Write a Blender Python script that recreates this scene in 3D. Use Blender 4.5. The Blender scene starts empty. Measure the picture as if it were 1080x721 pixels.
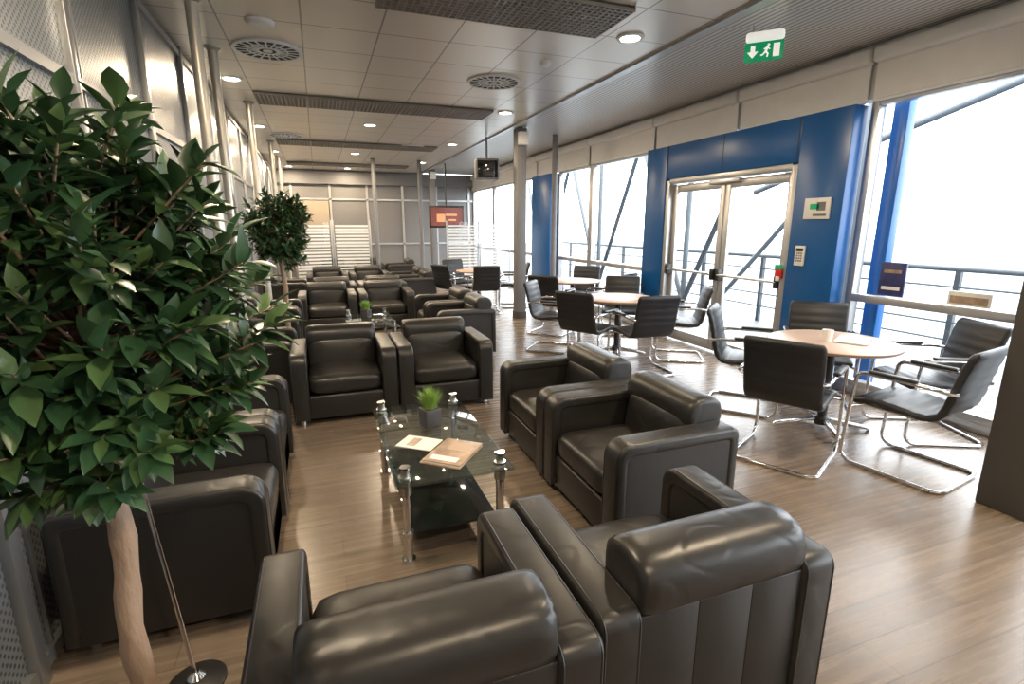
import bpy, bmesh, math, random
from mathutils import Vector, Matrix, Euler
pi=math.pi
scene=bpy.context.scene
# ------------------------------------------------------------------ materials
def new_mat(name):
    m=bpy.data.materials.new(name); m.use_nodes=True
    nt=m.node_tree; nt.nodes.clear()
    out=nt.nodes.new('ShaderNodeOutputMaterial')
    return m,nt,out
def pbr(name,col,rough=.5,metal=0.,bump=None,var=None,emit=None,spec=.5,coat=0.,scl=(1,1,1)):
    m,nt,out=new_mat(name)
    b=nt.nodes.new('ShaderNodeBsdfPrincipled')
    b.inputs['Base Color'].default_value=(*col,1); b.inputs['Roughness'].default_value=rough
    b.inputs['Metallic'].default_value=metal; b.inputs['Specular IOR Level'].default_value=spec
    b.inputs['Coat Weight'].default_value=coat
    nt.links.new(b.outputs[0],out.inputs[0])
    tc=nt.nodes.new('ShaderNodeTexCoord'); mp=nt.nodes.new('ShaderNodeMapping')
    mp.inputs['Scale'].default_value=scl
    nt.links.new(tc.outputs['Object'],mp.inputs[0])
    sc=var[0] if var else (bump[0] if bump else 8)
    n=nt.nodes.new('ShaderNodeTexNoise'); n.inputs['Scale'].default_value=sc; n.inputs['Detail'].default_value=4
    nt.links.new(mp.outputs[0],n.inputs['Vector'])
    amt=var[1] if var else .06
    mr=nt.nodes.new('ShaderNodeMapRange'); mr.inputs[3].default_value=1-amt; mr.inputs[4].default_value=1+amt
    nt.links.new(n.outputs[0],mr.inputs[0])
    mx=nt.nodes.new('ShaderNodeVectorMath'); mx.operation='SCALE'
    mx.inputs[0].default_value=col; nt.links.new(mr.outputs[0],mx.inputs['Scale'])
    nt.links.new(mx.outputs[0],b.inputs['Base Color'])
    if bump:
        n2=nt.nodes.new('ShaderNodeTexNoise'); n2.inputs['Scale'].default_value=bump[0]; n2.inputs['Detail'].default_value=bump[4] if len(bump)>4 else 5
        n2.inputs['Distortion'].default_value=bump[3] if len(bump)>3 else 0
        nt.links.new(mp.outputs[0],n2.inputs['Vector'])
        bp=nt.nodes.new('ShaderNodeBump'); bp.inputs['Strength'].default_value=bump[1]; bp.inputs['Distance'].default_value=bump[2]
        nt.links.new(n2.outputs[0],bp.inputs['Height']); nt.links.new(bp.outputs[0],b.inputs['Normal'])
    if emit:
        b.inputs['Emission Color'].default_value=(*emit[0],1); b.inputs['Emission Strength'].default_value=emit[1]
    return m
def leather_mat(name,col,rough,wr,scl=(1,1,1)):
    """soft leather: fine grain + sparse crease lines"""
    m,nt,out=new_mat(name); L=nt.links.new
    b=nt.nodes.new('ShaderNodeBsdfPrincipled'); b.inputs['Base Color'].default_value=(*col,1); b.inputs['Roughness'].default_value=rough
    b.inputs['Specular IOR Level'].default_value=.55
    tc=nt.nodes.new('ShaderNodeTexCoord'); mp=nt.nodes.new('ShaderNodeMapping'); mp.inputs['Scale'].default_value=scl
    L(tc.outputs['Object'],mp.inputs[0])
    oi=nt.nodes.new('ShaderNodeObjectInfo'); ad=nt.nodes.new('ShaderNodeVectorMath'); ad.operation='ADD'
    sc=nt.nodes.new('ShaderNodeMath'); sc.operation='MULTIPLY'; sc.inputs[1].default_value=20; L(oi.outputs['Random'],sc.inputs[0])
    L(mp.outputs[0],ad.inputs[0]); L(sc.outputs[0],ad.inputs[1])
    n=nt.nodes.new('ShaderNodeTexNoise'); n.inputs['Scale'].default_value=4.0; n.inputs['Detail'].default_value=1.5; n.inputs['Distortion'].default_value=.4
    L(ad.outputs[0],n.inputs['Vector'])
    s=nt.nodes.new('ShaderNodeMath'); s.operation='SUBTRACT'; s.inputs[1].default_value=.5; L(n.outputs[0],s.inputs[0])
    a=nt.nodes.new('ShaderNodeMath'); a.operation='ABSOLUTE'; L(s.outputs[0],a.inputs[0])
    r=nt.nodes.new('ShaderNodeMapRange'); r.interpolation_type='SMOOTHSTEP'; r.inputs[1].default_value=0; r.inputs[2].default_value=.07; L(a.outputs[0],r.inputs[0])
    n3=nt.nodes.new('ShaderNodeTexNoise'); n3.inputs['Scale'].default_value=3; n3.inputs['Detail'].default_value=1; L(ad.outputs[0],n3.inputs['Vector'])
    m3=nt.nodes.new('ShaderNodeMath'); m3.operation='MULTIPLY'; L(r.outputs[0],m3.inputs[0]); m3.inputs[1].default_value=.4
    m4=nt.nodes.new('ShaderNodeMath'); m4.operation='MULTIPLY_ADD'; L(n3.outputs[0],m4.inputs[0]); m4.inputs[1].default_value=1.3; L(m3.outputs[0],m4.inputs[2])
    bp=nt.nodes.new('ShaderNodeBump'); bp.inputs['Strength'].default_value=wr; bp.inputs['Distance'].default_value=.016; L(m4.outputs[0],bp.inputs['Height'])
    n2=nt.nodes.new('ShaderNodeTexNoise'); n2.inputs['Scale'].default_value=260; n2.inputs['Detail'].default_value=2; L(ad.outputs[0],n2.inputs['Vector'])
    bp2=nt.nodes.new('ShaderNodeBump'); bp2.inputs['Strength'].default_value=.08; bp2.inputs['Distance'].default_value=.002; L(n2.outputs[0],bp2.inputs['Height']); L(bp.outputs[0],bp2.inputs['Normal'])
    L(bp2.outputs[0],b.inputs['Normal'])
    rr=nt.nodes.new('ShaderNodeMapRange'); rr.inputs[3].default_value=rough-.04; rr.inputs[4].default_value=rough+.06; L(n3.outputs[0],rr.inputs[0]); L(rr.outputs[0],b.inputs['Roughness'])
    L(b.outputs[0],out.inputs[0]); return m
def glass_mat(name,tint,base=.04,edge=.5):
    m,nt,out=new_mat(name)
    t=nt.nodes.new('ShaderNodeBsdfTransparent'); t.inputs[0].default_value=(*tint,1)
    g=nt.nodes.new('ShaderNodeBsdfGlossy'); g.inputs['Roughness'].default_value=.02; g.inputs['Color'].default_value=(1,1,1,1)
    lw=nt.nodes.new('ShaderNodeLayerWeight'); lw.inputs[0].default_value=.5
    pw=nt.nodes.new('ShaderNodeMath'); pw.operation='POWER'; pw.inputs[1].default_value=4
    ml=nt.nodes.new('ShaderNodeMath'); ml.operation='MULTIPLY_ADD'; ml.inputs[1].default_value=edge; ml.inputs[2].default_value=base
    mx=nt.nodes.new('ShaderNodeMixShader')
    L=nt.links.new
    L(lw.outputs['Facing'],pw.inputs[0]); L(pw.outputs[0],ml.inputs[0]); L(ml.outputs[0],mx.inputs[0])
    L(t.outputs[0],mx.inputs[1]); L(g.outputs[0],mx.inputs[2]); L(mx.outputs[0],out.inputs[0])
    return m
def brick_mat(name,c1,c2,mort,w,h,ms,rough,grain=None,offset=.5,rot=0,metal=0,bump=.2,rvar=.08):
    m,nt,out=new_mat(name); L=nt.links.new
    b=nt.nodes.new('ShaderNodeBsdfPrincipled'); b.inputs['Metallic'].default_value=metal
    b.inputs['Roughness'].default_value=rough
    tc=nt.nodes.new('ShaderNodeTexCoord'); mp=nt.nodes.new('ShaderNodeMapping'); mp.inputs['Rotation'].default_value=(0,0,rot)
    L(tc.outputs['Object'],mp.inputs[0]); vec=mp.outputs[0]
    br=nt.nodes.new('ShaderNodeTexBrick'); br.offset=offset; br.squash=1
    br.inputs['Color1'].default_value=(*c1,1); br.inputs['Color2'].default_value=(*c2,1); br.inputs['Mortar'].default_value=(*mort,1)
    br.inputs['Scale'].default_value=1; br.inputs['Brick Width'].default_value=w; br.inputs['Row Height'].default_value=h
    br.inputs['Mortar Size'].default_value=ms; br.inputs['Mortar Smooth'].default_value=.1
    L(vec,br.inputs['Vector']); col=br.outputs['Color']
    if grain:
        m2=nt.nodes.new('ShaderNodeMapping'); m2.inputs['Scale'].default_value=grain[0]; L(vec,m2.inputs[0])
        n=nt.nodes.new('ShaderNodeTexNoise'); n.inputs['Scale'].default_value=1; n.inputs['Detail'].default_value=6; n.inputs['Roughness'].default_value=.65
        L(m2.outputs[0],n.inputs['Vector'])
        mr=nt.nodes.new('ShaderNodeMapRange'); mr.inputs[1].default_value=.3; mr.inputs[2].default_value=.7
        mr.inputs[3].default_value=1-grain[1]; mr.inputs[4].default_value=1+grain[1]; L(n.outputs[0],mr.inputs[0])
        sc=nt.nodes.new('ShaderNodeVectorMath'); sc.operation='SCALE'; L(col,sc.inputs[0]); L(mr.outputs[0],sc.inputs['Scale']); col=sc.outputs[0]
        r2=nt.nodes.new('ShaderNodeMapRange'); r2.inputs[3].default_value=rough-rvar; r2.inputs[4].default_value=rough+rvar
        L(n.outputs[0],r2.inputs[0]); L(r2.outputs[0],b.inputs['Roughness'])
    L(col,b.inputs['Base Color'])
    bp=nt.nodes.new('ShaderNodeBump'); bp.inputs['Strength'].default_value=bump; bp.inputs['Distance'].default_value=.003; bp.invert=True
    L(br.outputs['Fac'],bp.inputs['Height']); L(bp.outputs[0],b.inputs['Normal'])
    L(b.outputs[0],out.inputs[0])
    return m
def dots_mat(name,axes,period,c_hi,c_lo,thr,rough,metal,lines=False):
    """perforated / slatted sheet metal"""
    m,nt,out=new_mat(name); L=nt.links.new
    b=nt.nodes.new('ShaderNodeBsdfPrincipled'); b.inputs['Metallic'].default_value=metal; b.inputs['Roughness'].default_value=rough
    tc=nt.nodes.new('ShaderNodeTexCoord'); sx=nt.nodes.new('ShaderNodeSeparateXYZ'); L(tc.outputs['Object'],sx.inputs[0])
    def s(ax):
        a=nt.nodes.new('ShaderNodeMath'); a.operation='MULTIPLY'; a.inputs[1].default_value=2*pi/period; L(sx.outputs[ax],a.inputs[0])
        c=nt.nodes.new('ShaderNodeMath'); c.operation='SINE'; L(a.outputs[0],c.inputs[0]); return c.outputs[0]
    if lines: v=s(axes[0])
    else:
        mm=nt.nodes.new('ShaderNodeMath'); mm.operation='MULTIPLY'; L(s(axes[0]),mm.inputs[0]); L(s(axes[1]),mm.inputs[1]); v=mm.outputs[0]
    mr=nt.nodes.new('ShaderNodeMapRange'); mr.inputs[1].default_value=thr-.15; mr.inputs[2].default_value=thr+.15; L(v,mr.inputs[0])
    mx=nt.nodes.new('ShaderNodeMix'); mx.data_type='RGBA'; mx.inputs[6].default_value=(*c_hi,1); mx.inputs[7].default_value=(*c_lo,1)
    L(mr.outputs[0],mx.inputs[0]); L(mx.outputs[2],b.inputs['Base Color'])
    bp=nt.nodes.new('ShaderNodeBump'); bp.invert=True; bp.inputs['Strength'].default_value=.3; bp.inputs['Distance'].default_value=.004
    L(mr.outputs[0],bp.inputs['Height']); L(bp.outputs[0],b.inputs['Normal'])
    L(b.outputs[0],out.inputs[0]); return m

M={}
M['leather']=leather_mat('black_leather',(.019,.018,.0175),.40,.05)
M['leather_pad']=leather_mat('black_leather_padded',(.021,.020,.019),.35,.17)
M['chair_black']=pbr('chair_black_leather',(.018,.019,.022),.42,bump=(60,.1,.004))
M['chrome']=pbr('chrome',(.75,.75,.76),.12,1.)
M['steel']=pbr('brushed_steel',(.62,.61,.59),.3,1.)
M['black']=pbr('black_plastic',(.02,.02,.02),.4)
M['floor']=brick_mat('wood_laminate',(.205,.158,.118),(.165,.127,.095),(.09,.07,.05),1.25,.16,.0018,.27,grain=((1.2,26,1),.24))
M['ceil']=brick_mat('ceiling_tiles',(.70,.645,.56),(.68,.625,.545),(.25,.225,.19),.6,.6,.007,.30,offset=0,metal=.25)
M['grl']=pbr('grille_metal',(.27,.24,.21),.4)
M['slat']=dots_mat('slatted_metal_ceiling',(0,),.055,(.68,.66,.63),(.25,.245,.235),.4,.35,.2,lines=True)
M['perf']=dots_mat('perforated_metal',(1,2),.035,(.235,.255,.275),(.09,.10,.11),.25,.34,.4)
M['perf_far']=dots_mat('perforated_metal_end',(0,2),.05,(.25,.24,.235),(.12,.12,.12),.25,.45,.3)
M['alu']=pbr('aluminium_frame',(.50,.50,.50),.35,.7)
M['walu']=pbr('wall_frame_metal',(.34,.35,.36),.32,.7)
M['pole']=pbr('pole_satin_metal',(.62,.57,.49),.28,.6)
M['grey']=pbr('painted_grey',(.18,.18,.185),.5)
M['dkgrey']=pbr('dark_column',(.062,.058,.056),.5)
M['white']=pbr('white_paint',(.80,.80,.79),.5)
M['blind']=pbr('blind_fabric',(.76,.755,.74),.7)
M['blue']=pbr('blue_panel',(.008,.10,.33),.3,bump=(4,.05,.01))
M['wall']=pbr('wall_paint',(.60,.59,.57),.6)
M['glass']=glass_mat('window_glass',(.97,.985,.99),.03,.4)
M['tglass']=glass_mat('table_glass',(.74,.82,.79),.14,.6)
M['dglass']=pbr('dark_glass',(.010,.012,.012),.05,spec=.8)
M['frost']=pbr('frosted_stripe',(.85,.87,.87),.6)
M['wood']=pbr('beech_tabletop',(.50,.36,.27),.35,var=(6,.12),scl=(1,8,1))
M['rim']=pbr('table_rim',(.24,.15,.11),.4)
M['leaf']=pbr('leaf_green',(.034,.085,.034),.32,var=(7,.5),spec=.6)
M['leaf2']=pbr('leaf_green_light',(.085,.16,.055),.34,var=(9,.4),spec=.6)
M['grass']=pbr('grass_green',(.24,.40,.08),.5,var=(20,.4))
M['bark']=pbr('trunk_bark',(.33,.225,.155),.75,bump=(28,.8,.015),var=(14,.4),scl=(1,1,.35))
M['soil']=pbr('soil',(.05,.035,.025),.9)
M['pot']=pbr('pot_dark',(.05,.05,.055),.4)
M['potw']=pbr('pot_dark_grey',(.06,.06,.065),.4)
M['paper']=pbr('paper',(.8,.8,.78),.6)
M['mag']=pbr('magazine_cover',(.40,.30,.22),.3,var=(22,.7))
M['deck']=brick_mat('deck_boards',(.115,.12,.125),(.10,.105,.11),(.05,.05,.05),3,.14,.01,.55,grain=((2,10,1),.12))
M['sea']=pbr('sea',(.085,.12,.142),.4,var=(.05,.15))
M['outsteel']=pbr('painted_steelwork',(.10,.12,.135),.4)
M['outdark']=pbr('dark_steelwork',(.05,.06,.07),.4)
M['green']=pbr('exit_green',(.0,.28,.11),.4,emit=((.0,.35,.14),.2))
M['emw']=pbr('sign_white',(.85,.85,.82),.4,emit=((1,1,.95),.3))
M['lamp']=pbr('lamp_diffuser',(.9,.9,.9),.4,emit=((1,.9,.74),14))
M['red']=pbr('red_plastic',(.6,.02,.02),.4)
M['purple']=pbr('poster_dark_blue',(.04,.045,.15),.4,var=(9,.8))
M['screen']=pbr('tv_screen',(.08,.02,.01),.2,var=(3,.6),emit=((.6,.10,.04),.15))
M['scrlit']=pbr('tv_picture',(.3,.12,.05),.2,emit=((1,.38,.14),.5))
M['dark']=pbr('vent_dark',(.03,.03,.03),.7)
M['warm_panel']=pbr('warm_wall',(.36,.30,.23),.6)  # even warm tone for one panel on the far wall

# ------------------------------------------------------------------ mesh builder
class MB:
    def __init__(s): s.v=[];s.f=[];s.m=[];s.mats=[]
    def mi(s,k):
        if k not in s.mats: s.mats.append(k)
        return s.mats.index(k)
    def add(s,vs,fs,mat,T=None):
        o=len(s.v); i=s.mi(mat)
        if T is not None: vs=[T@Vector(v) for v in vs]
        s.v+= [tuple(v) for v in vs]
        s.f+= [tuple(a+o for a in f) for f in fs]; s.m+=[i]*len(fs)
    def addbm(s,bm,mat,T=None):
        bm.verts.ensure_lookup_table(); bm.verts.index_update()
        s.add([v.co.copy() for v in bm.verts],[[v.index for v in f.verts] for f in bm.faces],mat,T); bm.free()
    def box(s,c,d,mat,bev=0,seg=2,T=None):
        bm=bmesh.new(); bmesh.ops.create_cube(bm,size=1)
        for v in bm.verts: v.co=Vector((v.co.x*d[0]+c[0],v.co.y*d[1]+c[1],v.co.z*d[2]+c[2]))
        if bev>0: bmesh.ops.bevel(bm,geom=bm.edges[:],offset=min(bev,min(d)*.49),segments=seg,affect='EDGES',profile=.5)
        s.addbm(bm,mat,T)
    def cyl(s,p0,p1,r0,mat,r1=None,seg=20,caps=True):
        r1=r0 if r1 is None else r1
        p0=Vector(p0);p1=Vector(p1);d=(p1-p0).normalized()
        a=d.orthogonal().normalized(); b=d.cross(a)
        vs=[];fs=[]
        for p,r in((p0,r0),(p1,r1)):
            for i in range(seg):
                t=2*pi*i/seg; vs.append(p+(a*math.cos(t)+b*math.sin(t))*r)
        for i in range(seg):
            j=(i+1)%seg; fs.append((i,j,seg+j,seg+i))
        if caps: fs.append(tuple(range(seg-1,-1,-1))); fs.append(tuple(range(seg,2*seg)))
        s.add(vs,fs,mat)
    def tube(s,pts,r,mat,seg=10,closed=False):
        P=[Vector(p) for p in pts]; n=len(P); vs=[];fs=[]
        rr=r if isinstance(r,(list,tuple)) else [r]*n
        a=None
        for i in range(n):
            if closed: d=(P[(i+1)%n]-P[i-1]).normalized()
            else: d=(P[min(i+1,n-1)]-P[max(i-1,0)]).normalized()
            if a is None: a=d.orthogonal().normalized()
            else: a=(a-d*a.dot(d)).normalized()
            b=d.cross(a)
            for k in range(seg):
                t=2*pi*k/seg; vs.append(P[i]+(a*math.cos(t)+b*math.sin(t))*rr[i])
        for i in range(n if closed else n-1):
            j=(i+1)%n
            for k in range(seg):
                l=(k+1)%seg; fs.append((i*seg+k,i*seg+l,j*seg+l,j*seg+k))
        if not closed: fs.append(tuple(range(seg-1,-1,-1))); fs.append(tuple((n-1)*seg+k for k in range(seg)))
        s.add(vs,fs,mat)
    def lathe(s,prof,c,mat,seg=32):
        vs=[];fs=[];n=len(prof)
        for r,z in prof:
            for i in range(seg):
                t=2*pi*i/seg; vs.append((c[0]+r*math.cos(t),c[1]+r*math.sin(t),c[2]+z))
        for k in range(n-1):
            for i in range(seg):
                j=(i+1)%seg; fs.append((k*seg+i,k*seg+j,(k+1)*seg+j,(k+1)*seg+i))
        s.add(vs,fs,mat)
    def extr(s,poly,x0,x1,mat,bev=0,seg=3,T=None):
        """poly in (y,z) extruded along x"""
        bm=bmesh.new(); vs=[bm.verts.new((x0,y,z)) for y,z in poly]; f=bm.faces.new(vs)
        r=bmesh.ops.extrude_face_region(bm,geom=[f]); nv=[g for g in r['geom'] if isinstance(g,bmesh.types.BMVert)]
        for v in nv: v.co.x=x1
        bmesh.ops.recalc_face_normals(bm,faces=bm.faces[:])
        if bev>0:
            ed=[e for e in bm.edges if abs(e.verts[0].co.x-e.verts[1].co.x)<1e-6]
            bmesh.ops.bevel(bm,geom=ed,offset=bev,segments=seg,affect='EDGES',profile=.5)
        s.addbm(bm,mat,T)
    def sq(s,c,d,axis,n,k,mat,sub=9,T=None):
        """soft superquadric cushion"""
        bm=bmesh.new(); bmesh.ops.create_cube(bm,size=2)
        bmesh.ops.subdivide_edges(bm,edges=bm.edges[:],cuts=sub,use_grid_fill=True)
        for v in bm.verts:
            p=v.co; p=Vector([math.tan(q*.72)/math.tan(.72) for q in p])
            o=[i for i in range(3) if i!=axis]
            r=(((abs(p[o[0]])**n+abs(p[o[1]])**n)**(k/n))+abs(p[axis])**k)**(1/k)
            p=p/r
            v.co=Vector((c[0]+p.x*d[0]/2,c[1]+p.y*d[1]/2,c[2]+p.z*d[2]/2))
        s.addbm(bm,mat,T)
    def mesh(s,name,angle=40,fix=True):
        me=bpy.data.meshes.new(name); me.from_pydata(s.v,[],s.f)
        for k in s.mats: me.materials.append(M[k])
        me.polygons.foreach_set('material_index',s.m)
        if fix:
            bm=bmesh.new(); bm.from_mesh(me); bmesh.ops.recalc_face_normals(bm,faces=bm.faces[:]); bm.to_mesh(me); bm.free()
        me.polygons.foreach_set('use_smooth',[True]*len(me.polygons))
        me.update(); me.set_sharp_from_angle(angle=math.radians(angle))
        return me
def put(name,me,loc=(0,0,0),rz=0,rot=None):
    o=bpy.data.objects.new(name,me); scene.collection.objects.link(o); o.location=loc
    o.rotation_euler=rot if rot else (0,0,rz); return o
def arc(cx,cy,r,a0,a1,n):
    return [(cx+r*math.cos(a0+(a1-a0)*i/n),cy+r*math.sin(a0+(a1-a0)*i/n)) for i in range(n+1)]

# ------------------------------------------------------------------ room dims
XL,XR,YB,YF,H=-1.04,4.75,-3.0,16.5,3.15
b=MB(); b.box(((XL+XR)/2,(YB+YF)/2,-.05),(XR-XL+.3,YF-YB,.1),'floor'); put('floor',b.mesh('floor'))
b=MB(); xs=3.07
b.box(((XL+xs)/2-.05,(YB+YF)/2,H+.05),(xs-XL+.1,YF-YB,.1),'ceil')
b.box(((XR+xs)/2+.05,(YB+YF)/2,H+.06),(XR-xs+.1,YF-YB,.1),'slat')
b.box((xs,(YB+YF)/2,H-.005),(.09,YF-YB,.04),'alu')
put('ceiling',b.mesh('ceiling'))
b=MB(); b.box((XL-.06,(YB+YF)/2,H/2),(.08,YF-YB,H),'perf')
y=YB
while y<YF:
    b.box((XL-.01,y,H/2),(.05,.06,H),'walu',.006)
    b.box((XL-.015,y+.12,H/2),(.02,.015,H),'walu')
    y+=1.25
for z in (.06,2.28,H-.06): b.box((XL-.012,(YB+YF)/2,z),(.035,YF-YB,.05),'walu')
put('wall_left',b.mesh('wall_left'))
b=MB(); b.box(((XL+XR)/2,YB-.05,H/2),(XR-XL+.3,.1,H),'wall'); put('wall_back',b.mesh('wall_back'))
b=MB(); b.box(((XL+XR)/2,YF+.05,H/2),(XR-XL+.3,.1,H),'perf_far')
for i in range(6): b.box((XL+.4+i*1.05,YF-.02,H/2),(.06,.05,H),'alu')
for z in (.08,1.05,2.35): b.box(((XL+XR)/2,YF-.02,z),(XR-XL,.05,.05),'alu')
b.box(((XL+XR)/2,YF-.1,2.95),(XR-XL,.12,.36),'grey')
b.box((-.3,YF-.06,1.9),(1.3,.03,.8),'warm_panel')
put('wall_far',b.mesh('wall_far'))
b=MB()
b.box((XR+.07,(YB+YF)/2,2.93),(.14,YF-YB,.46),'wall')
for y0,y1 in ((YB,3.55),(6.72,10.1),(11.1,YF)):
    b.box((XR+.06,(y0+y1)/2,.04),(.12,y1-y0,.08),'alu',.005)
put('wall_right',b.mesh('wall_right'))
def window(y0,y1,idx):
    b=MB(); w=.07; zt=2.7
    b.box((XR+.05,y0+w/2,(zt+.08)/2),(.1,w,zt-.08),'alu',.006); b.box((XR+.05,y1-w/2,(zt+.08)/2),(.1,w,zt-.08),'alu',.006)
    b.box((XR+.05,(y0+y1)/2,.11),(.1,y1-y0-2*w,.06),'alu',.005)
    b.box((XR+.05,(y0+y1)/2,.93),(.09,y1-y0-2*w,.07),'alu',.005)
    b.box((XR+.05,(y0+y1)/2,zt-.03),(.1,y1-y0-2*w,.06),'alu',.005)
    for z0,z1 in((.14,.895),(.965,zt-.06)):
        b.add([(XR+.05,y0+w,z0),(XR+.05,y1-w,z0),(XR+.05,y1-w,z1),(XR+.05,y0+w,z1)],[(0,1,2,3)],'glass')
    put('window_%d'%idx,b.mesh('window'))
ws=[(-3,-.8),(-.8,1.35),(1.35,3.53),(6.72,8.68),(8.68,10.08),(11.1,12.4),(12.4,14.4),(14.4,16.5)]
for i,(a,c) in enumerate(ws): window(a,c,i+1)
def blind(y0,y1):
    b=MB(); b.box((XR-.045,(y0+y1)/2,3.05),(.12,y1-y0-.03,.13),'blind',.03,3)
    b.box((XR-.03,(y0+y1)/2,2.86),(.012,y1-y0-.06,.36),'blind'); b.cyl((XR-.03,y0+.04,2.68),(XR-.03,y1-.04,2.68),.014,'white')
    return b.mesh('roller_blind')
for a,c in ws+[(3.53,5.1),(5.1,6.72),(10.08,11.1)]:
    put('roller_blind',blind(a,c))
def portal(y0,y1,yd0,yd1,name):
    b=MB(); x0=XR-.17; x1=XR-.001; cx=(x0+x1)/2; dx=x1-x0; zt=2.655
    b.box((cx,(y0+yd0)/2,zt/2),(dx,yd0-y0,zt),'blue',.008)
    b.box((cx,(y1+yd1)/2,zt/2),(dx,y1-yd1,zt),'blue',.008)
    b.box((cx,(yd0+yd1)/2,(2.22+zt)/2),(dx,yd1-yd0,zt-2.22),'blue',.008)
    for yy in ((yd0+yd1)/2,yd0+.02,yd1-.02):
        b.box((x0-.002,yy,2.44),(.006,.008,.42),'black')
    put(name,b.mesh(name))
portal(3.55,6.70,4.09,6.23,'door_portal')
b=MB(); b.box((XR-.01,10.6,1.325),(.32,1.0,2.65),'blue',.01); put('blue_pillar',b.mesh('blue_pillar'))
b=MB(); b.box((XR+.28,3.42,1.45),(.10,.14,2.9),'blue',.01); put('exterior_blue_post',b.mesh('exterior_blue_post'))
def door_leaf(y0,y1,handle_side):
    b=MB(); x=XR-.06; w=.085; z0=.02; z1=2.14
    b.box((x,y0+w/2,(z0+z1)/2),(.05,w,z1-z0),'alu',.006); b.box((x,y1-w/2,(z0+z1)/2),(.05,w,z1-z0),'alu',.006)
    b.box((x,(y0+y1)/2,z0+.07),(.05,y1-y0-2*w,.14),'alu',.006); b.box((x,(y0+y1)/2,z1-.05),(.05,y1-y0-2*w,.10),'alu',.006)
    b.add([(x,y0+w,z0+.14),(x,y1-w,z0+.14),(x,y1-w,z1-.1),(x,y0+w,z1-.1)],[(0,1,2,3)],'glass')
    b.cyl((x-.09,y0+.05,1.0),(x-.09,y1-.05,1.0),.016,'steel')
    for yy in (y0+.05,y1-.05): b.box((x-.06,yy,1.0),(.09,.05,.14),'black',.01)
    return b.mesh('door_leaf')
put('door_1',door_leaf(4.17,5.155,0)); put('door_2',door_leaf(5.165,6.15,1))
b=MB(); x=XR-.09
b.box((x,4.13,1.1),(.14,.07,2.2),'alu',.006); b.box((x,6.19,1.1),(.14,.07,2.2),'alu',.006); b.box((x,5.16,2.185),(.14,1.99,.065),'alu',.006)
b.box((x-.01,5.16,2.12),(.06,.5,.05),'steel',.005)
put('door_frame',b.mesh('door_frame'))
def plate(name,y,z,w,h,mat,x=XR-.182,detail=None):
    b=MB(); b.box((x,y,z),(.02,w,h),mat,.004,2)
    if detail: detail(b,x-.012,y,z)
    put(name,b.mesh(name))
def d1(b,x,y,z):
    b.box((x,y+.02,z+.02),(.004,.10,.05),'green'); b.box((x,y-.05,z+.02),(.004,.09,.08),'grey'); b.box((x,y-.04,z-.06),(.004,.14,.02),'grey')
plate('evacuation_plan',3.80,1.76,.28,.20,'paper',detail=d1)
def d2(b,x,y,z):
    for i in range(4):
        for j in range(3): b.box((x,y-.025+j*.025,z-.05+i*.025),(.006,.016,.016),'grey',.002)
    b.box((x,y,z+.06),(.005,.08,.03),'black')
plate('door_keypad',3.93,1.30,.11,.2,'white',detail=d2)
def d3(b,x,y,z):
    b.box((x,y,z-.055),(.01,.05,.05),'white',.003); b.box((x,y,z+.07),(.012,.09,.05),'green',.003)
plate('fire_alarm_call_point',4.17,1.10,.09,.1,'red',x=XR-.175,detail=d3)
def d4(b,x,y,z): b.box((x,y,z+.07),(.004,.15,.03),'mag'); b.box((x,y,z-.08),(.004,.16,.03),'paper')
plate('window_poster',3.13,1.13,.22,.30,'purple',x=XR+.035,detail=d4)
def d5(b,x,y,z): b.box((x,y,z-.01),(.004,.26,.06),'mag')
plate('window_sign',2.52,1.03,.30,.11,'paper',x=XR+.035,detail=d5)

# ------------------------------------------------------------------ exterior
b=MB(); b.box((6.2,6,-.12),(2.65,24,.1),'deck'); put('exterior_deck_floor',b.mesh('deck'))
b=MB(); b.box((206,60,-9),(400,500,.2),'sea'); put('sea_ground',b.mesh('sea'))
b=MB(); xr=7.3
y=-3.5
while y<17: b.box((xr,y,.5),(.06,.06,1.16),'outdark'); y+=1.5
b.cyl((xr,-4,1.08),(xr,17.5,1.08),.035,'outsteel',seg=10)
for z in (.2,.42,.64,.86): b.cyl((xr,-4,z),(xr,17.5,z),.014,'outsteel',seg=8)
put('deck_railing',b.mesh('railing'))
b=MB(); xt=6.75
for y0 in (5.0,8.4,11.8,15.2):
    b.cyl((xt,y0,-.07),(xt,y0,3.7),.055,'outsteel',seg=14)
    b.cyl((xt,y0,.1),(xt,y0+1.7,3.4),.05,'outsteel',seg=12)
    if y0<15: b.cyl((xt,y0+3.4,.1),(xt,y0+1.7,3.4),.05,'outdark',seg=12)
b.cyl((xt,6.8,2.13),(xt,.4,3.85),.045,'outsteel',seg=12)
b.cyl((xt,7.6,.1),(xt,5.6,2.2),.04,'outsteel',seg=12)
b.cyl((xt,-1.2,-.07),(xt,-1.2,3.9),.06,'outsteel',seg=12)
for y0 in (-1.2,5.0,8.4,11.8,15.2): b.cyl((XR+.14,y0,3.5),(xt,y0,3.5),.04,'outsteel',seg=8)
b.box((xt,10.1,3.5),(.14,10.4,.18),'outsteel')
put('exterior_steel_truss',b.mesh('truss'))

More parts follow.
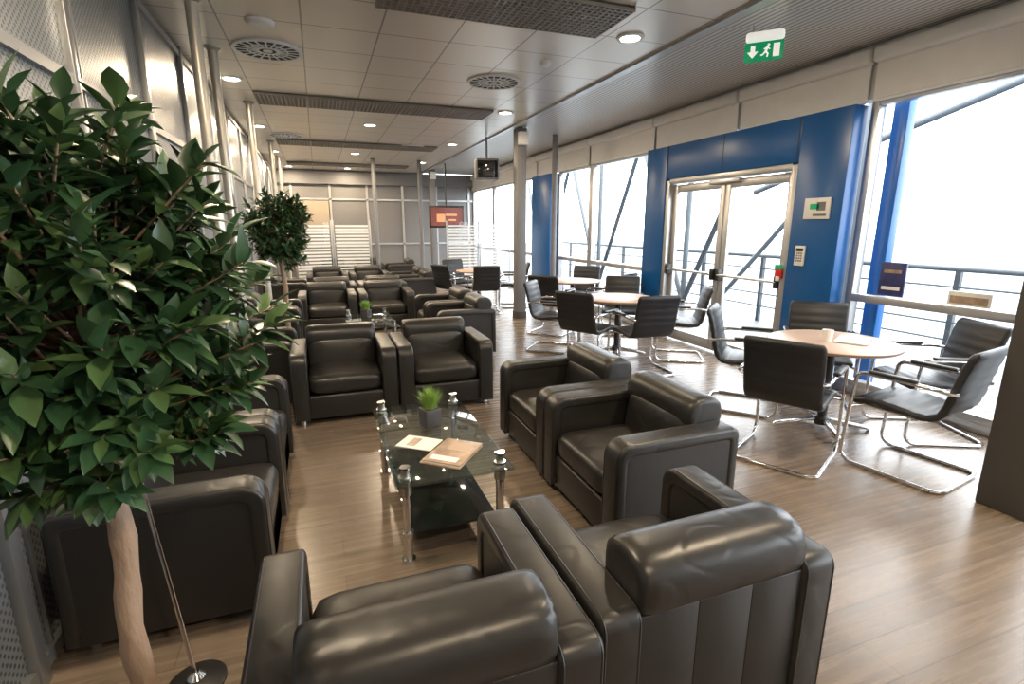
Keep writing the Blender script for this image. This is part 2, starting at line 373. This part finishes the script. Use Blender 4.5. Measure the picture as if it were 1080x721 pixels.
# ------------------------------------------------------------------ ceiling fittings
def grille(n):
    b=MB(); s=.59
    for i in range(n):
        x0=i*.6
        b.box((x0+.3,.3,-.004),(s,s,.006),'dark')
        for k in range(13):
            p=.01+k*(.58/12); b.box((x0+p,.3,-.018),(.012,s,.022),'grl'); b.box((x0+.3,p,-.018),(s,.012,.022),'grl')
    return b.mesh('grille')
g5=grille(5); g3=grille(3)
for (x,y,g) in ((.5,3.6,g3),(-.6,7.2,g5),(-.6,10.8,g5),(-.6,14.4,g5)):
    put('ceiling_grille',g,(x,y,H-.003))
def vent():
    b=MB(); b.lathe([(0.0,-.012),(.27,-.012)],(0,0,0),'dark',36)
    for r0,r1 in ((.265,.295),(.165,.175),(.075,.10)):
        b.lathe([(r0,0),(r0,-.018),(r1,-.018),(r1,0),(r0,0)],(0,0,0),'white',36)
    b.lathe([(0.001,-.018),(.04,-.018),(.04,0)],(0,0,0),'white',24)
    for i in range(20):
        T=Matrix.Rotation(2*pi*i/20,4,'Z'); b.box((.18,0,-.015),(.19,.016,.004),'white',T=T)
    return b.mesh('vent')
vm=vent()
for p in ((-.3,5.55),(1.95,5.85),(-.4,10.4),(1.9,11.0),(-.3,.8),(1.95,.8)): put('ceiling_vent',vm,(p[0],p[1],H-.001))
b=MB(); b.lathe([(.085,0),(.115,-.002),(.115,-.012),(.085,-.014),(.08,-.002)],(0,0,0),'white',28); b.lathe([(0.001,-.006),(.082,-.006)],(0,0,0),'lamp',28); dl=b.mesh('downlight')
pts=[(2.6,4.15),(2.6,7.3),(2.6,10.4),(2.6,13.6),(-.75,6.7),(-.75,9.6),(-.75,12.6),(.9,8.9),(.9,12.4),(2.6,1.0),(-.3,2.2),(.9,-1.2),(.9,15.6),(-.6,15.6)]  # downlight rows, with further ones added around the room for fill light
for i,(x,y) in enumerate(pts):
    put('ceiling_downlight',dl,(x,y,H-.001))
    l=bpy.data.lights.new('downlight_lamp','AREA'); l.shape='DISK'; l.size=.14; l.energy=34 if i>3 else 20; l.color=(1,.79,.54)
    o=bpy.data.objects.new('downlight_lamp',l); scene.collection.objects.link(o); o.location=(x,y,H-.022)
b=MB(); b.lathe([(0.001,-.045),(.03,-.045),(.05,-.03),(.055,0)],(0,0,0),'white',24); put('smoke_detector',b.mesh('smoke_detector'),(2.2,5.0,H-.001)); 
b=MB(); b.lathe([(0.001,-.03),(.08,-.03),(.1,-.02),(.11,0)],(0,0,0),'white',28); put('ceiling_speaker',b.mesh('ceiling_speaker'),(-.3,4.85,H-.001))
b=MB(); b.box((0,0,0),(.28,.025,.14),'green',.004); b.box((0,.02,.115),(.28,.08,.07),'emw',.025,3)
b.cyl((-.09,0.02,.14),(-.09,.02,.205),.006,'steel',seg=8); b.cyl((.09,0.02,.14),(.09,.02,.205),.006,'steel',seg=8)
b.extr([(-.04,.0),(-.0,-.045),(.04,.0),(.016,.0),(.016,.045),(-.016,.045),(-.016,.0)],-.003,.003,'emw',T=Matrix.Translation((-.08,-.014,0))@Matrix.Rotation(pi/2,4,'Z'))
b.box((.090,-.014,.0),(.046,.005,.095),'emw')
# running figure pictogram
def limb(x0,z0,x1,z1,w=.011):
    L=math.hypot(x1-x0,z1-z0); a=math.atan2(z1-z0,x1-x0)
    b.box((0,0,0),(L,.005,w),'emw',T=Matrix.Translation(((x0+x1)/2,-.014,(z0+z1)/2))@Matrix.Rotation(-a,4,'Y'))
b.cyl((.032,-.012,.040),(.032,-.017,.040),.010,'emw',seg=12)
limb(.026,.028,.014,-.008,.016); limb(.026,.024,.044,.008,.008); limb(.022,.024,.0,.012,.008)
limb(.014,-.006,.032,-.022); limb(.032,-.022,.026,-.046); limb(.012,-.006,-.004,-.026); limb(-.004,-.026,-.022,-.030)
put('exit_sign',b.mesh('exit_sign'),(3.42,3.5,H-.207),-.8)

# ------------------------------------------------------------------ poles and columns
b=MB(); b.cyl((0,0,0),(0,0,H),.042,'pole'); b.lathe([(.043,.0),(.075,.0),(.075,.012),(.043,.02)],(0,0,0),'steel',24); b.lathe([(.043,H-.03),(.07,H-.012),(.07,H)],(0,0,0),'steel',24); pm=b.mesh('pole')
for p in ((-.71,4.55),(-.76,5.66),(-.71,7.86),(-.71,11.2),(-.71,13.5)): put('support_pole',pm,(p[0],p[1],0))
b=MB(); b.box((0,0,H/2),(.17,.19,H),'grey',.01); b.box((0,0,.06),(.19,.21,.12),'dkgrey',.005)
b.box((-.0,-.14,2.98),(.16,.09,.2),'white',.01); cm=b.mesh('column')
put('structural_column',cm,(3.25,8.4,0))
b=MB(); b.box((0,0,H/2),(.17,.24,H),'dkgrey',.01); put('structural_column',b.mesh('column_near'),(3.62,1.52,0))
b=MB(); b.cyl((0,0,0),(0,0,H),.05,'grey'); b.lathe([(.05,0),(.09,0),(.09,.015),(.05,.02)],(0,0,0),'steel',20); sp=b.mesh('slim_column')
for p in ((4.05,8.75),(2.45,13.2),(1.35,13.2)): put('round_column',sp,(p[0],p[1],0))
put('structural_column',cm,(3.18,15.2,0))

# ------------------------------------------------------------------ armchair
def armchair():
    b=MB(); W=.84; D=.72; aw=.13; ah=.60; hd=D/2
    for sx in (-1,1):
        xo=sx*W/2; xi=sx*(W/2-aw); x0,x1=min(xo,xi),max(xo,xi)
        core=[(-hd+.03,.05),(hd-.03,.05),(hd-.03,ah-.1),(hd-.1,ah-.03),(-hd+.07,ah-.03),(-hd+.03,ah-.07)]
        b.extr(core,x0+.008,x1-.008,'leather')
        R=.085; Rb=.045
        outl=[(hd,.05)]+arc(hd-R,ah-R,R,0,pi/2,8)+arc(-hd+Rb,ah-Rb,Rb,pi/2,pi,5)+[(-hd,.05)]
        R2=.035
        inner=[(-hd+.055,.05),(-hd+.055,ah-.075),(-hd+.065,ah-.065)]+list(reversed(arc(hd-.065-R2,ah-.065-R2,R2,0,pi/2,6)))+[(hd-.065,.05)]
        b.extr(outl+inner,x0,x1,'leather_pad',.019,4)
        for xp in (x0+.012,x1-.012):
            b.tube([(xp,yy*.993,zz-.004 if zz>.5 else zz) for yy,zz in outl],.0045,'leather',6)
    iw=W-2*aw
    b.box((0,.02,.145),(iw+.02,D-.08,.19),'leather',.015,3)
    b.box((0,hd-.045,.15),(iw+.005,.05,.19),'leather',.018,3)
    b.sq((0,.055,.325),(iw+.005,D-.13,.19),2,10,4,'leather_pad',11)
    T=Matrix.Translation((0,-.18,.47))@Matrix.Rotation(math.radians(8),4,'X')
    b.sq((0,0,0),(iw+.002,.15,.32),1,8,3.2,'leather_pad',9,T=T)
    b.box((0,-hd+.055,.31),(iw+.004,.06,.52),'leather',.008,2)
    n=3
    for i in range(n):
        w=(iw+.004)/n; b.box((-iw/2-.002+w*(i+.5),-hd+.040,.31),(w-.0008,.05,.51),'leather',.0025,2)
    b.sq((0,-hd+.112,.628),(iw+.012,.222,.20),0,2.6,16,'leather_pad',13)
    b.box((0,-hd+.075,.555),(iw,.08,.05),'leather',.02,3)
    for sx in(-1,1):
        for sy in(-1,1): b.cyl((sx*.355,sy*.29,0),(sx*.355,sy*.29,.055),.022,'chrome',seg=14)
    return b.mesh('armchair',50)
ac=armchair()
R90=pi/2
chairs=[(.175,1.285,0),(1.03,1.335,0),(1.58,2.31,R90),(1.58,3.155,R90),(.125,4.61,pi),(.975,4.61,pi),
 (-.64,2.50,-R90),(-.64,3.345,-R90),(-.64,5.18,-R90),(-.64,6.50,-R90),(-.64,7.345,-R90),
 (.06,8.4,pi),(.93,8.4,pi),(1.62,6.35,R90),(1.62,7.20,R90),
 (.15,9.75,0),(1.02,9.75,0),(-.62,10.3,-R90),(.12,11.9,pi),(.99,11.9,pi),(1.75,10.4,R90),(1.75,11.25,R90),(2.0,14.1,R90),(1.2,14.7,pi),(.32,14.7,pi)]
for x,y,r in chairs: put('armchair',ac,(x,y,0),r)

# ------------------------------------------------------------------ coffee table
def coffee():
    b=MB(); w,l=.58,1.12
    b.box((0,0,.435),(w,l,.012),'tglass',.004)
    b.box((0,0,.15),(w-.14,l-.14,.01),'dglass',.003)
    for sx in(-1,1):
        for sy in(-1,1):
            x=sx*(w/2-.055); y=sy*(l/2-.075)
            b.cyl((x,y,0),(x,y,.02),.034,'chrome'); b.cyl((x,y,.02),(x,y,.36),.021,'chrome')
            b.cyl((x,y,.36),(x,y,.429),.028,'steel'); b.cyl((x,y,.441),(x,y,.452),.031,'chrome')
            b.cyl((x,y,.452),(x,y,.49),.020,'steel'); b.cyl((x,y,.49),(x,y,.50),.026,'chrome')
            b.cyl((x,y,.135),(x,y,.165),.03,'chrome')
    return b.mesh('coffee_table')
ct=coffee()
put('coffee_table',ct,(.53,2.73,0)); put('coffee_table',ct,(.53,6.6,0)); put('coffee_table',ct,(.6,10.8,0))
def grassplant(seed):
    random.seed(seed); b=MB()
    b.box((0,0,.055),(.10,.10,.11),'potw',.008); b.box((0,0,.108),(.085,.085,.006),'soil')
    for i in range(620):
        a=random.uniform(0,2*pi); r=random.uniform(0,.042); x,y=r*math.cos(a),r*math.sin(a)
        h=random.uniform(.06,.135); lean=random.uniform(.0,.075); a2=a+random.uniform(-.6,.6)
        w=.0028; dx,dy=math.cos(a2),math.sin(a2); px,py=-dy*w,dx*w
        vs=[];
        for k,t in enumerate((0,.4,.75,1)):
            q=1-t*.95; cx=x+dx*lean*t*t; cy=y+dy*lean*t*t; z=.108+h*(t-.25*t*t*lean/.075)
            vs+=[(cx-px*q,cy-py*q,z),(cx+px*q,cy+py*q,z)]
        b.add(vs,[(0,1,3,2),(2,3,5,4),(4,5,7,6)],'grass')
    return b.mesh('potted_grass_plant',fix=False)
gp=grassplant(3)
put('potted_grass_plant',gp,(.54,2.86,.4415),.3); put('potted_grass_plant',gp,(.50,6.75,.4415),.9)
b=MB()
b.box((0,0,.004),(.22,.29,.008),'mag',.002); b.box((.0,0,.011),(.205,.275,.005),'paper'); b.box((0.004,.004,.0165),(.21,.285,.005),'mag',.002)
b.box((0,-.09,.0195),(.15,.05,.001),'paper'); b.box((0.02,.06,.0195),(.12,.10,.001),'wood')
put('magazine',b.mesh('magazine'),(.565,2.42,.4415),-.7)
b=MB(); b.box((0,0,.002),(.15,.21,.004),'paper'); b.box((.0,.03,.0045),(.10,.05,.001),'mag'); put('leaflet',b.mesh('leaflet'),(.43,2.62,.4415),.9)

# ------------------------------------------------------------------ round table + meeting chairs
def rtable():
    b=MB(); b.lathe([(0.001,.728),(.44,.728),(.45,.722),(.45,.706),(.44,.70),(0.001,.70)],(0,0,0),'wood',56)
    b.lathe([(.4505,.722),(.453,.72),(.453,.708),(.4505,.706)],(0,0,0),'rim',56)
    b.lathe([(.001,.699),(.16,.699),(.16,.69),(.05,.67),(.035,.66),(.035,.12),(.06,.10),(.06,.05),(.001,.05)],(0,0,0),'black',28)
    for i in range(4):
        a=pi/4+i*pi/2; T=Matrix.Rotation(a,4,'Z')
        b.extr([(.03,.05),(.34,.018),(.36,.0),(.36,.03),(.34,.045),(.05,.10),(.03,.10)],-.02,.02,'chrome',.005,2,T=T)
    return b.mesh('round_table')
rt=rtable()
def mchair():
    b=MB()
    path=[]
    def bez(p0,p1,p2,p3,n):
        return [((1-t)**3*p0[0]+3*(1-t)**2*t*p1[0]+3*(1-t)*t*t*p2[0]+t**3*p3[0],(1-t)**3*p0[1]+3*(1-t)**2*t*p1[1]+3*(1-t)*t*t*p2[1]+t**3*p3[1]) for t in [i/n for i in range(n)]]
    path+=bez((.27,.425),(.24,.47),(.1,.465),(-.05,.445),18)
    path+=bez((-.05,.445),(-.2,.425),(-.22,.46),(-.245,.56),14)
    path+=bez((-.245,.56),(-.275,.68),(-.28,.78),(-.335,.89),20)+[(-.335,.89)]
    n=len(path); vs=[];fs=[]; wd=.245; L=0
    for i in range(n):
        p=path[i]; q0=path[max(i-1,0)]; q1=path[min(i+1,n-1)]
        d=Vector((q1[0]-q0[0],q1[1]-q0[1])).normalized(); nn=Vector((-d.y,d.x))
        if i>0: L+=math.dist(path[i],path[i-1])
        th=.024*(1-.22*(abs(math.cos(L*pi/.072))**8)); e=min(i,n-1-i); th*=[.35,.8][e] if e<2 else 1
        w=wd*(.94 if e==0 else .985 if e==1 else 1)
        for (a,c) in ((-1,0),(-.975,.7),(-.9,1),(-.3,1.05),(.3,1.05),(.9,1),(.975,.7),(1,0),(.975,-.7),(.9,-1),(0,-1),(-.9,-1),(-.975,-.7)):
            vs.append((a*w,p[0]+nn.x*c*th,p[1]+nn.y*c*th))
    k=13
    for i in range(n-1):
        for j in range(k): l=(j+1)%k; fs.append((i*k+j,i*k+l,(i+1)*k+l,(i+1)*k+j))
    fs.append(tuple(range(k))); fs.append(tuple((n-1)*k+j for j in range(k)))
    b.add(vs,fs,'chair_black')
    r=.0125; x=.275
    def side(s):
        X=s*x; pts=[]
        pts+=[(X,-.25,r)]+[(X,.20,r)]
        pts+=[(X,.20+.08*math.sin(t),r+.08-.08*math.cos(t)) for t in [i*pi/2/5 for i in range(1,6)]]
        pts+=[(X,.27,.30),(X,.255,.54)]
        pts+=[(X,.20+.05*math.cos(t),.60+.05*math.sin(t)) for t in [i*pi/2/5 for i in range(1,6)]]
        pts+=[(X,.05,.65),(X,-.20,.645),(X*.98,-.262,.635),(X*.86,-.285,.63)]
        return pts
    for s in(-1,1):
        b.tube(side(s),r,'chrome',10)
        b.box((s*x,.04,.667),(.045,.27,.022),'black',.01,3)
        b.cyl((s*x,.268,.40),(s*.20,.20,.425),.010,'chrome',seg=8)
    b.tube([(-x,-.25,r),(-x+.03,-.29,r),(-x+.08,-.30,r),(0,-.30,r),(x-.08,-.30,r),(x-.03,-.29,r),(x,-.25,r)],r,'chrome',10)
    b.cyl((-.22,.20,.42),(.22,.20,.42),.011,'chrome',seg=8); b.cyl((-.22,-.1,.415),(.22,-.1,.415),.011,'chrome',seg=8)
    b.cyl((-.20,.20,.42),(-.20,-.1,.415),.011,'chrome',seg=8); b.cyl((.20,.20,.42),(.20,-.1,.415),.011,'chrome',seg=8)
    return b.mesh('meeting_chair',60)
mc=mchair()
def mch(x,y,tx,ty,tw=0):
    a=math.atan2(ty-y,tx-x)-pi/2+tw; put('meeting_chair',mc,(x,y,0),a)
T1=(3.68,2.78); T2=(3.45,5.5); T3=(3.85,7.55); T4=(2.95,9.9)
for t in (T1,T2,T3,T4): put('round_table',rt,(t[0],t[1],0),.3)
mch(3.01,2.53,*T1,.12); mch(3.62,2.09,T1[0],T1[1],.25); mch(4.35,2.46,T1[0],T1[1],-.0); mch(4.20,3.30,*T1); mch(3.52,3.44,4.1,2.75)
mch(2.84,5.15,*T2); mch(3.30,4.74,*T2,.1); mch(4.08,5.12,*T2); mch(2.82,6.05,*T2); mch(3.9,6.15,*T2)
mch(3.25,7.05,*T3); mch(4.2,6.95,*T3); mch(4.3,8.05,*T3)
mch(2.35,9.6,*T4); mch(2.85,9.2,*T4); mch(3.6,9.7,*T4); mch(2.75,10.6,*T4)
b=MB(); b.box((-.075,0,.006),(.15,.21,.012),'paper',.003); b.box((.078,0,.006),(.15,.21,.012),'paper',.003); b.box((0,0,.001),(.32,.22,.002),'grey'); put('open_book',b.mesh('open_book'),(3.82,2.72,.7285),.5)
b=MB(); b.lathe([(.001,.0),(.032,.0),(.04,.09),(.036,.09),(.029,.006),(.001,.006)],(0,0,0),'white',24); put('paper_cup',b.mesh('paper_cup'),(3.62,2.78,.7285))

# ------------------------------------------------------------------ trees
def tree(seed,tz,rx,rz,nt,ll,bz):
    random.seed(seed); b=MB()
    b.lathe([(.001,0),(.12,0),(.15,.02),(.165,.27),(.175,.29),(.165,.30),(.15,.29),(.145,.26),(.001,.26)],(0,0,0),'pot',32)
    b.lathe([(.001,.265),(.146,.265)],(0,0,0),'soil',24)
    nk=26
    tr=[(0.007*math.sin(i*.55),.007*math.cos(i*.43),.25+i*(tz-.30)/(nk-1)) for i in range(nk)]
    b.tube(tr,[.030-.00035*i+.0022*math.sin(i*1.9)+(.006 if i==0 else 0) for i in range(nk)],'bark',14)
    prof=[(0,.04),(.18,.62),(.42,1),(.7,.75),(.9,.28),(1,.0)]
    def leaf(p,d,up,L,W,mat):
        d=d.normalized(); s=d.cross(up)
        if s.length<.05: s=d.orthogonal()
        s.normalize(); u=s.cross(d)
        vs=[];fs=[]; cv=random.uniform(.1,.35)
        for t,w in prof:
            c=p+d*(t*L)-u*(cv*L*t*t)
            vs+=[c-s*(w*W/2)+u*(w*W*.18),c,c+s*(w*W/2)+u*(w*W*.18)]
        for k in range(len(prof)-1):
            o=k*3; fs+=[(o,o+1,o+4,o+3),(o+1,o+2,o+5,o+4)]
        b.add(vs,fs,mat)
    for i in range(nt):
        th=random.uniform(0,2*pi); cz=random.uniform(-1,1); sr=math.sqrt(1-cz*cz); rr=random.uniform(.35,.96)**.7
        rad=random.uniform(.9,1.08)
        tip=Vector((rx*rad*rr*sr*math.cos(th),rx*rad*rr*sr*math.sin(th),tz+rz*rad*rr*cz))
        base=Vector((0,0,min(tz+rz*.4,max(tz-rz*.75,tz+rz*cz*.5-.15))))
        mid=(tip+base)*.5+Vector((0,0,-.02))+Vector((random.uniform(-.03,.03),random.uniform(-.03,.03),0))
        b.tube([base,mid,tip],[.006,.0035,.002],'bark',5)
        od=(tip-mid).normalized()
        m=random.randint(11,15)
        for k in range(m):
            f=k/m; p=mid.lerp(tip,.45+.6*f); a=k*2.4+random.uniform(-.3,.3)
            o=od.orthogonal().normalized(); q=od.cross(o)
            side=(o*math.cos(a)+q*math.sin(a)); 
            d=side*(1-.45*f)+od*(.45+.6*f)+Vector((0,0,random.uniform(-.45,.25)))
            Ln=ll*random.uniform(.6,1.2)
            leaf(p,d,Vector((random.uniform(-.4,.4),random.uniform(-.4,.4),1))+od*.6,Ln,Ln*random.uniform(.38,.5),'leaf' if random.random()<.72 else 'leaf2')
    return b.mesh('tree',fix=False,angle=80)
put('potted_ficus_tree',tree(5,1.445,.385,.44,380,.076,1.0),(-.485,1.30,0))
put('potted_ficus_tree',tree(9,1.56,.34,.41,250,.075,1.1),(-.37,5.84,0))
b=MB(); b.lathe([(.001,.028),(.03,.028),(.085,.014),(.095,.008),(.095,0),(.001,0)],(0,0,0),'black',32)
b.lathe([(.001,.05),(.012,.05),(.03,.03)],(0,0,0),'chrome',20)
b.tube([(0,0,.02),(-.03,0,.4),(-.085,0,1.05)],.008,'chrome',10)
b.lathe([(.001,1.07),(.014,1.06),(.018,1.045),(.014,1.03),(.001,1.02)],(-.085,0,0),'chrome',16)
put('floor_stand',b.mesh('floor_stand'),(-.53,1.82,0))

# ------------------------------------------------------------------ far screens, TVs
def screen():
    b=MB(); w=.82; h=1.68
    for sx in(-1,1): b.box((sx*w/2,0,h/2+.02),(.03,.03,h+.04),'alu',.004)
    b.add([(-w/2,0,.1),(w/2,0,.1),(w/2,0,h),(-w/2,0,h)],[(0,1,2,3)],'glass')
    z=.16
    while z<h-.03: b.box((0,0,z),(w-.08,.006,.045),'frost'); z+=.075
    for sx in(-1,1): b.box((sx*w/2,0,.01),(.09,.2,.02),'alu',.004)
    return b.mesh('screen')
sm=screen()
for x,r in ((-.12,.15),(.74,-.1),(3.40,.0),(4.25,.1)): put('frosted_glass_screen',sm,(x,12.75,0),r)
b=MB(); b.box((0,0,0),(.92,.07,.56),'black',.01); b.box((0,-.037,.0),(.84,.004,.47),'screen')
b.lathe([(.001,0),(.15,0)],(0,0,0),'scrlit',20) if False else None
b.box((-.16,-.040,-.03),(.22,.002,.2),'scrlit',0); b.box((.12,-.040,.05),(.3,.002,.05),'scrlit'); b.box((.14,-.040,-.08),(.2,.002,.04),'scrlit')
b.cyl((0,.03,.2),(0,.03,1.33),.02,'black'); put('wall_tv',b.mesh('wall_tv'),(3.2,13.6,1.82))
b=MB(); b.box((0,0,0),(.42,.36,.36),'grey',.03,3); b.box((0,-.185,0),(.36,.01,.29),'dglass',.004); b.cyl((0,0,.18),(0,0,.56),.02,'grey'); put('ceiling_crt_tv',b.mesh('ceiling_crt_tv'),(2.95,9.3,2.58),-.2)

# ------------------------------------------------------------------ world, camera
w=bpy.data.worlds.new('sky'); scene.world=w; w.use_nodes=True; nt=w.node_tree; nt.nodes.clear()
out=nt.nodes.new('ShaderNodeOutputWorld'); bg=nt.nodes.new('ShaderNodeBackground'); bg.inputs[1].default_value=4.9
tc=nt.nodes.new('ShaderNodeTexCoord'); sx=nt.nodes.new('ShaderNodeSeparateXYZ'); cr=nt.nodes.new('ShaderNodeValToRGB')
cr.color_ramp.elements[0].position=0; cr.color_ramp.elements[0].color=(.86,.93,1,1); cr.color_ramp.elements[1].position=.5; cr.color_ramp.elements[1].color=(.96,.98,1,1)
nt.links.new(tc.outputs['Generated'],sx.inputs[0]); nt.links.new(sx.outputs[2],cr.inputs[0]); nt.links.new(cr.outputs[0],bg.inputs[0]); nt.links.new(bg.outputs[0],out.inputs[0])
cam=bpy.data.cameras.new('camera'); co=bpy.data.objects.new('camera',cam); scene.collection.objects.link(co)
cam.sensor_width=36; cam.lens=18.03; cam.clip_start=.05; cam.clip_end=1000
co.location=(0,0,1.6); co.rotation_euler=(math.radians(90-12.8),0,math.radians(-20.3)); scene.camera=co
scene.view_settings.view_transform='Standard'; scene.view_settings.look='None'; scene.view_settings.exposure=.82
